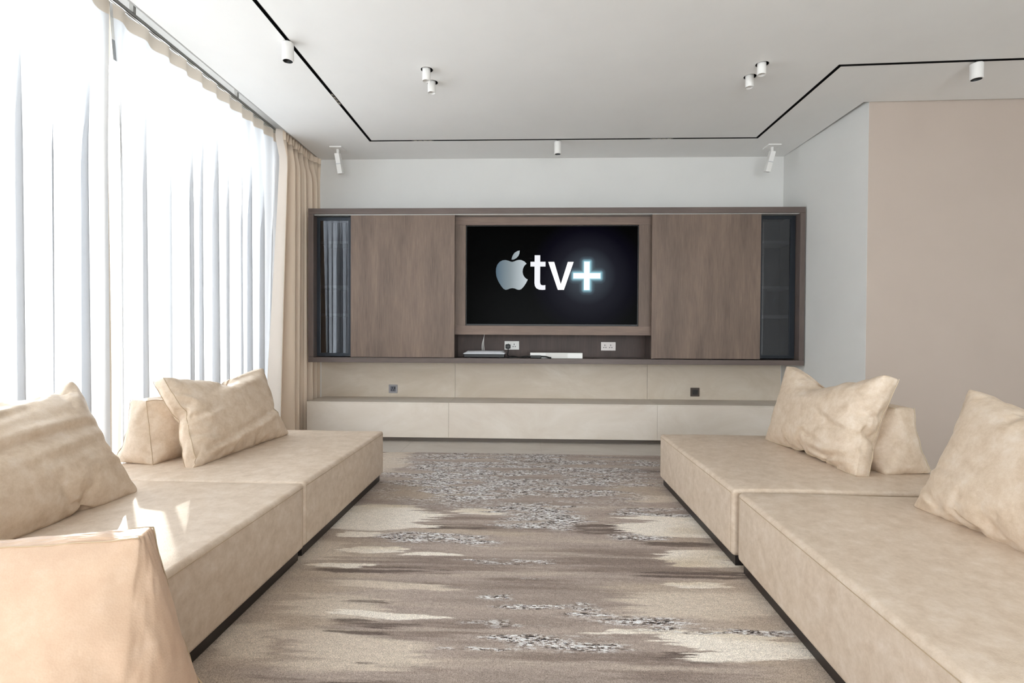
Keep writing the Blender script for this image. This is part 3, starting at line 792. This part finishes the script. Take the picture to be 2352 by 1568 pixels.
for k in range(3):
    bm = bmesh.new()
    tube(bm, bezier([(.018 + .004 * k, .0, .06), (.012, 0, -.01), (-.008 + .008 * k, -.005, -.09), (-.006 + .012 * k, -.015, -.165), (-.004 + .014 * k, .0, -.205)]), .0026, 6)
    bm_obj('cable', bm, M_whiteplastic, wc)
wx = thing('white_box', 'slim white rectangular box standing on the open shelf under the television', 'box', (.245, 4.86, SZ))
bm = bmesh.new(); add_box(bm, -.245, .245, -.035, .035, 0, .052, bev=.0025); bm_obj('shell', bm, M_whiteplastic, wx)
bm = bmesh.new(); add_box(bm, -.10, .105, -.0362, -.0352, .004, .048); bm_obj('front_label', bm, mat('box_panel', srgb(206, 203, 198), .4), wx)
ad = thing('power_adapter', 'black power adapter lying in front of the white box', 'adapter', (.075, 4.795, SZ))
bm = bmesh.new(); add_box(bm, -.075, .03, -.018, .018, 0, .028, bev=.008, seg=3); bm_obj('brick', bm, M_black, ad)
bm = bmesh.new(); tube(bm, bezier([(.025, 0, .018), (.07, 0, .016), (.10, .004, .008), (.12, .012, .005)]), .0075, 8); bm_obj('strain_relief', bm, M_black, ad)
bm = bmesh.new(); tube(bm, bezier([(-.07, 0, .016), (-.12, .03, .02), (-.18, .06, .008), (-.24, .05, .018), (-.31, .07, .006)]), .0045, 8)
tube(bm, bezier([(-.08, .005, .01), (-.14, .05, .006), (-.2, .03, .008), (-.27, .02, .006), (-.30, .09, .006)]), .0045, 8)
bm_obj('cord', bm, M_black, ad)

def socket(x, z, wd, ht, y, label, plate, dark, gang, group):
    t = thing('power_socket', label, 'socket', (x, y, z), group)
    bm = bmesh.new(); add_box(bm, -wd / 2, wd / 2, -.009, 0, -ht / 2, ht / 2, bev=.0018); bm_obj('plate', bm, plate, t)
    g = wd / gang if gang > 1 else wd
    for k in range(gang):
        cx = (k - (gang - 1) / 2) * g * (.80 if gang > 1 else 1)
        bm = bmesh.new(); add_box(bm, cx - .026, cx + .026, -.0100, -.0088, -.026, .026); bm_obj('insert', bm, dark, t)
        bm = bmesh.new()
        for hx_, hz_, sx, sz in ((-.006, .010, .0032, .008), (-.016, -.012, .0055, .0035), (.005, -.012, .0055, .0035)):
            add_box(bm, cx + hx_ - sx, cx + hx_ + sx, -.0112, -.0098, hz_ - sz, hz_ + sz)
        bm_obj('pin_hole', bm, M_black, t)
        bm = bmesh.new(); add_box(bm, cx + .013, cx + .023, -.0135, -.0099, -.004, .020, bev=.001); bm_obj('switch', bm, M_black if gang == 1 else plate, t)
    return t
M_skt = mat('socket_grey', srgb(150, 148, 150), .4, .3); M_sktd = mat('socket_dark', srgb(76, 66, 60), .4, .3)
M_ins = mat('insert_grey', srgb(96, 98, 108), .4); M_insd = mat('insert_dark', srgb(40, 36, 34), .4)
M_skw = mat('socket_white', srgb(226, 224, 218), .3); M_skg = mat('socket_steel', srgb(168, 160, 156), .35, .3)
socket(-1.383, .449, .088, .086, YB - .012, 'grey single socket on the pale panel at the left above the ledge', M_skt, M_ins, 1, 'single sockets above the ledge')
socket(1.633, .444, .088, .086, YB - .012, 'dark bronze single socket on the pale panel at the right above the ledge', M_sktd, M_insd, 1, 'single sockets above the ledge')
s1 = socket(-.184, .896, .146, .086, YB - .0202, 'white double socket with a black plug in it behind the shelf', M_skw, M_skw, 2, 'double sockets in the open shelf')
s2 = socket(.775, .892, .146, .086, YB - .0202, 'steel grey double socket alone at the right end of the shelf', M_skg, M_skg, 2, 'double sockets in the open shelf')
pg = thing('power_plug', 'black three pin plug pushed into the white double socket', 'plug', (-.222, YB - .034, .885))
bm = bmesh.new(); add_box(bm, -.024, .024, -.030, 0, -.022, .022, bev=.009, seg=3); bm_obj('plug_body', bm, M_black, pg)
bm = bmesh.new(); tube(bm, bezier([(0, -.015, -.018), (.004, -.018, -.045), (.0, -.022, -.085), (.03, -.06, -.097), (.08, -.12, -.096)]), .0042, 8); bm_obj('cord', bm, M_black, pg)

# ------------------------------------------------------------------ light track and lamps
tk = thing('light_track', 'thin black recessed light track running in angles round the ceiling', 'light track', (0, 2, CZ))
bm = bmesh.new()
l2, h2 = off(TP, .0122); l1, h1 = off(TP, .0105)
n = len(TP)
def ring(pts, z): return [bm.verts.new((x, y - 2, z - CZ)) for x, y in pts]
a0, a1, a2 = ring(l2, CZ - .0012), ring(l2, CZ + .028), ring(l1, CZ - .0012)
b0, b1, b2 = ring(h2, CZ - .0012), ring(h2, CZ + .028), ring(h1, CZ - .0012)
a3, b3 = ring(l1, CZ + .022), ring(h1, CZ + .022)
for i in range(n - 1):
    for p, q in ((a0, a1), (a0, a2), (a2, a3), (a3, b3), (b3, b2), (b2, b0), (b0, b1), (a1, b1)):
        bm.faces.new((p[i], p[i + 1], q[i + 1], q[i]))
bm_obj('channel', bm, M_black, tk)
M_lens = mat('lens', srgb(190, 180, 165), .15, .6)
for (x, y, hor) in ((-1.469, 3.831, False), (-.988, 4.668, True), (1.164, 4.668, True)):
    hx_, hy_ = (.10, .0098) if hor else (.0098, .10)
    mo = box('light_module', (x - hx_, x + hx_, y - 2 - hy_, y - 2 + hy_, -.002, .012), M_blackgloss, tk)
    for k in range(4):
        d = (k - 1.5) * .045
        px_, py_ = (x + d, y) if hor else (x, y + d)
        bm = bmesh.new(); add_box(bm, px_ - .007 - (.008 if hor else 0), px_ + .007 + (.008 if hor else 0), py_ - 2 - .006 - (0 if hor else .008), py_ - 2 + .006 + (0 if hor else .008), -.0035, -.0018, bev=.001)
        bm_obj('lens', bm, M_lens, mo)

def spot(x, y, r, ztop, zbot, label):
    t = thing('track_spotlight', label, 'ceiling light', (x, y, CZ), 'white cylinder lights on the track')
    bm = bmesh.new(); lathe(bm, [(0, ztop - CZ), (r - .003, ztop - CZ), (r, ztop - CZ - .003), (r, zbot - CZ + .001), (r - .001, zbot - CZ), (r - .006, zbot - CZ), (r - .006, zbot - CZ + .002)], 0, 0); bm_obj('housing', bm, M_white, t, True).modifiers.new('e', 'EDGE_SPLIT').split_angle = R(40)
    bm = bmesh.new(); lathe(bm, [(r - .006, zbot - CZ + .002), (r - .010, zbot - CZ + .022), (r - .014, zbot - CZ + .024)], 0, 0); bm_obj('reflector', bm, M_black, t, True)
    bm = bmesh.new(); lathe(bm, [(r - .013, zbot - CZ + .020), (0, zbot - CZ + .020)], 0, 0); bm_obj('lens', bm, M_blackgloss, t)
    bm = bmesh.new(); lathe(bm, [(.011, ztop - CZ), (.011, .020)], 0, 0, 16); bm_obj('stem', bm, M_black, t)
    return t
spot(-1.478, 3.085, .034, CZ - .005, 2.650, 'white cylinder spotlight on the left arm of the track, near the sheers')
spot(.240, 4.700, .032, CZ - .010, 2.642, 'small white cylinder spotlight on the back run of the track above the television')
spot(2.850, 3.420, .036, CZ - .012, 2.652, 'white cylinder spotlight on the right arm of the track near the beige wall')

def down(x, y, zb, label):
    t = thing('recessed_downlight', label, 'ceiling light', (x, y, CZ), 'recessed white tube downlights')
    r = .0272
    bm = bmesh.new(); lathe(bm, [(r - .003, .10), (r, .10), (r, zb - CZ + .001), (r - .001, zb - CZ), (r - .0035, zb - CZ), (r - .005, zb - CZ + .03)], -.003, 0); bm_obj('tube', bm, M_white, t, True)
    bm = bmesh.new(); lathe(bm, [(r - .0035, zb - CZ + .001), (r - .005, zb - CZ + .03), (0, zb - CZ + .032)], -.003, 0); bm_obj('baffle', bm, M_black, t)
    bm = bmesh.new(); lathe(bm, [(HR - .0005, .002), (HR - .0005, .11), (0, .11)], 0, 0); bm_obj('can', bm, M_black, t)
    return t
down(-.700, 3.429, 2.690, 'nearer white tube downlight of the left pair in the ceiling')
down(-.698, 3.601, 2.692, 'farther white tube downlight of the left pair in the ceiling')
down(1.495, 3.415, 2.697, 'nearer white tube downlight of the right pair in the ceiling')
down(1.485, 3.576, 2.692, 'farther white tube downlight of the right pair in the ceiling')

def bracket(x, y, tilt, label):
    t = thing('ceiling_speaker', label, 'speaker', (x, y, CZ), 'white slim speakers on ceiling brackets')
    bm = bmesh.new(); add_box(bm, -.058, .058, -.065, .065, -.012, -.0005, bev=.001); bm_obj('mounting_plate', bm, M_white, t)
    bm = bmesh.new(); add_box(bm, -.011, .011, -.011, .011, -.062, -.011, bev=.002); bm_obj('stem', bm, M_white, t)
    bm = bmesh.new(); add_box(bm, -.022, .022, -.03, .03, -.185, 0, bev=.003); b = bm_obj('housing', bm, M_white, t); b.location = (0, -.01, -.052)
    b.rotation_euler = (R(12), R(tilt), 0)
    bm = bmesh.new(); add_box(bm, -.0205, .0205, -.0312, -.0295, -.180, -.10); g = bm_obj('grille', bm, M_whiteplastic, b)
    bm = bmesh.new(); add_box(bm, -.0225, .0225, -.0308, -.0296, -.100, -.092); g = bm_obj('band', bm, mat('band_grey', srgb(186, 186, 188), .4), b)
    return t
bracket(-1.838, 4.845, -6, 'slim white speaker hanging from the ceiling at the left beside the drapes')
bracket(2.232, 4.875, 10, 'slim white speaker hanging from the ceiling at the right corner')

# ------------------------------------------------------------------ curtains
def curtain_surface(y0, y1, ny, zs, fx, fy=None):
    V = []; F = []; nz = len(zs)
    for i in range(ny + 1):
        s = i / ny
        for k, z in enumerate(zs):
            y = y0 + (y1 - y0) * s
            V.append((fx(s, y, z), y if fy is None else fy(s, y, z), z))
    for i in range(ny):
        for k in range(nz - 1):
            a = i * nz + k; F.append((a, a + nz, a + nz + 1, a + 1))
    return V, F

ZT = 2.812
def sheer(y0, y1, label, seed, hem_end=None, drift=0):
    rr = random.Random(seed)
    span = y1 - y0
    ph = [rr.random() * 6.28 for _ in range(8)]
    npl = round(span / .165)
    def phase(s): return 2 * PI * npl * s + 1.1 * math.sin(2 * PI * 1.7 * s * span / 2 + ph[0]) + .8 * math.sin(2 * PI * 3.1 * s * span / 2 + ph[1])
    def fx(s, y, z):
        k = (ZT - z) / ZT
        tops = .016 * math.sin(2 * PI * npl * s)
        f = .030 * math.sin(phase(s)) + .014 * math.sin(2.3 * phase(s) + ph[2] + k * .6) + .012 * math.sin(.5 * phase(s) + ph[3])
        g = min(1, k * 5); g = g * g * (3 - 2 * g)
        return -2.305 + tops * (1 - g) + f * g * (.75 + .35 * k)
    def fy(s, y, z):
        k = (ZT - z) / ZT
        g = min(1, k * 3)
        yy = y + .038 * g * math.cos(phase(s) * 1.0)
        tp_ = max(0, 1 - k * 3.2)
        if hem_end == 'a': yy -= .035 * tp_ * max(0, 1 - (y - y0) / .3)
        if hem_end == 'b': yy += .055 * tp_ * max(0, 1 - (y1 - y) / .3)
        if drift: yy -= drift * k * max(0, (y - 4.2) / .7)
        return yy
    zs = [0.012 + (2.735 - .012) * q / 22 for q in range(23)]
    t = thing('sheer_curtain', label, 'curtain', (-2.305, (y0 + y1) / 2, .012), 'white sheer curtains over the window')
    org = Vector(t.location)
    nn_ = int(span / .0085)
    V, F = curtain_surface(y0, y1, nn_, zs, fx, fy)
    mesh_obj('voile', [Vector(v) - org for v in V], F, M_sheer, t, True)
    zs2 = [2.735 + (ZT - 2.735) * q / 4 for q in range(5)]
    V, F = curtain_surface(y0, y1, nn_, zs2, fx, fy)
    mesh_obj('heading_tape', [Vector(v) - org for v in V], F, M_head, t, True)
    if hem_end:
        ye = y0 if hem_end == 'a' else y1; s0 = 0 if hem_end == 'a' else 1
        sgn = 1 if hem_end == 'a' else -1
        V = []; F = []
        zz = zs + zs2[1:]
        for z in zz:
            x = fx(s0, ye, z); y = fy(s0, ye, z); k = z / ZT
            wdt = .012 + .030 * max(0, min(1, (z - .15) / 1.6))
            for q in range(5):
                u = q / 4
                V.append((x - .004 - .040 * u, y + sgn * (-.012 + wdt * u * .4) + .006 * math.sin(u * 5 + z * 2), z))
        for r in range(len(zz) - 1):
            for q in range(4):
                a = r * 5 + q; F.append((a, a + 5, a + 6, a + 1))
        mesh_obj('side_hem', [Vector(v) - org for v in V], F, M_hem, t, True)
    return t
sheer(-3.5, 2.69, 'white sheer curtain panel filling the left edge of the view', 3, 'b')
sheer(2.80, 4.78, 'white sheer curtain panel between the gap and the beige drape', 8, 'a', drift=.25)

# beige drape in the corner
dt = thing('drape', 'gathered beige linen drape hanging beside the dark cabinet', 'curtain', (-2.20, 4.8, .012))
org = Vector(dt.location)
DZT = 2.812
rr = random.Random(4)
NP = 6
amps = [.8 + .5 * rr.random() for _ in range(40)]
def dx(s, y, z):
    k = (DZT - z) / DZT
    g = max(0, min(1, (k - .012) / .10)); g = g * g * (3 - 2 * g)
    p = 2 * PI * (NP * s)
    top = .024 * math.sin(2 * PI * 12 * s + .3 * math.sin(9 * s))
    f = .054 * math.sin(p + 1.2 * math.sin(3.1 * s + 1)) + .014 * math.sin(2.1 * p + 1.3 + .5 * k) + .004 * math.sin(3.7 * p + k * 2) 
    edge = max(0, 1 - s / .12)
    e2 = max(0, (s - .80) / .2)
    return -2.198 + (top * (1 - g) + f * g * (1 - .7 * edge)) * (1 - .8 * e2) + edge * .035 * g + .076 * e2
def dy(s, y, z):
    k = (DZT - z) / DZT
    flare = max(0, 1 - s / .22) ** 1.3
    return y - flare * (.19 * k ** .7) + .016 * math.sin(2 * PI * NP * s * 1.0 + 1.0) * min(1, 4 * k)
zs = [.012 + (DZT - .10 - .012) * q / 34 for q in range(35)]
V, F = curtain_surface(4.50, 5.135, 260, zs, dx, dy)
o = mesh_obj('drape_cloth', [Vector(v) - org for v in V], F, M_drape, dt, True)
sd = o.modifiers.new('t', 'SOLIDIFY'); sd.thickness = .003
zs2 = [DZT - .10 + .10 * q / 8 for q in range(9)]
V, F = curtain_surface(4.50, 5.135, 260, zs2, dx, dy)
o = mesh_obj('pleated_heading', [Vector(v) - org for v in V], F, M_drape, dt, True)
o.modifiers.new('t', 'SOLIDIFY').thickness = .003
# pale lining turned out along the leading edge
V = []; F = []
for z in zs + zs2[1:]:
    k = (DZT - z) / DZT
    x0 = dx(0, 4.5, z); y0 = dy(0, 4.5, z)
    wdt = .050 + .075 * math.sin(PI * min(1, k * .9)) ** 1.0
    for q in range(7):
        u = q / 6
        V.append((x0 + .002 + .012 * math.sin(u * 5) * k - .060 * u, y0 - .003 - (.012 + .13 * k ** 1.3) * u, z))
nr = len(zs + zs2[1:])
for r_ in range(nr - 1):
    for q in range(6):
        a = r_ * 7 + q; F.append((a, a + 7, a + 8, a + 1))
mesh_obj('lining', [Vector(v) - org for v in V], F, M_lining, dt, True)

# rails in the ceiling pocket
def rail(x, z, label):
    t = thing('curtain_rail', label, 'curtain rail', (x, .8, z), 'curtain rails in the ceiling pocket')
    bm = bmesh.new()
    for a, b, c, d in ((-.014, -.011, 0, .022), (.011, .014, 0, .022), (-.014, .014, .019, .022), (-.014, -.004, 0, .003), (.004, .014, 0, .003)):
        add_box(bm, a, b, -4.3, 4.34, c, d)
    bm_obj('profile', bm, M_alu, t)
    for q in range(9): box('rail_bracket', (-.012, .012, -4.2 + q * 1.05, -4.18 + q * 1.05, .022, 2.969 - z), M_alu, t)
    return t
rail(-2.195, 2.815, 'aluminium curtain rail nearer the room in the ceiling pocket above the drape')
rail(-2.305, 2.818, 'aluminium curtain rail nearer the glass carrying the white sheers')
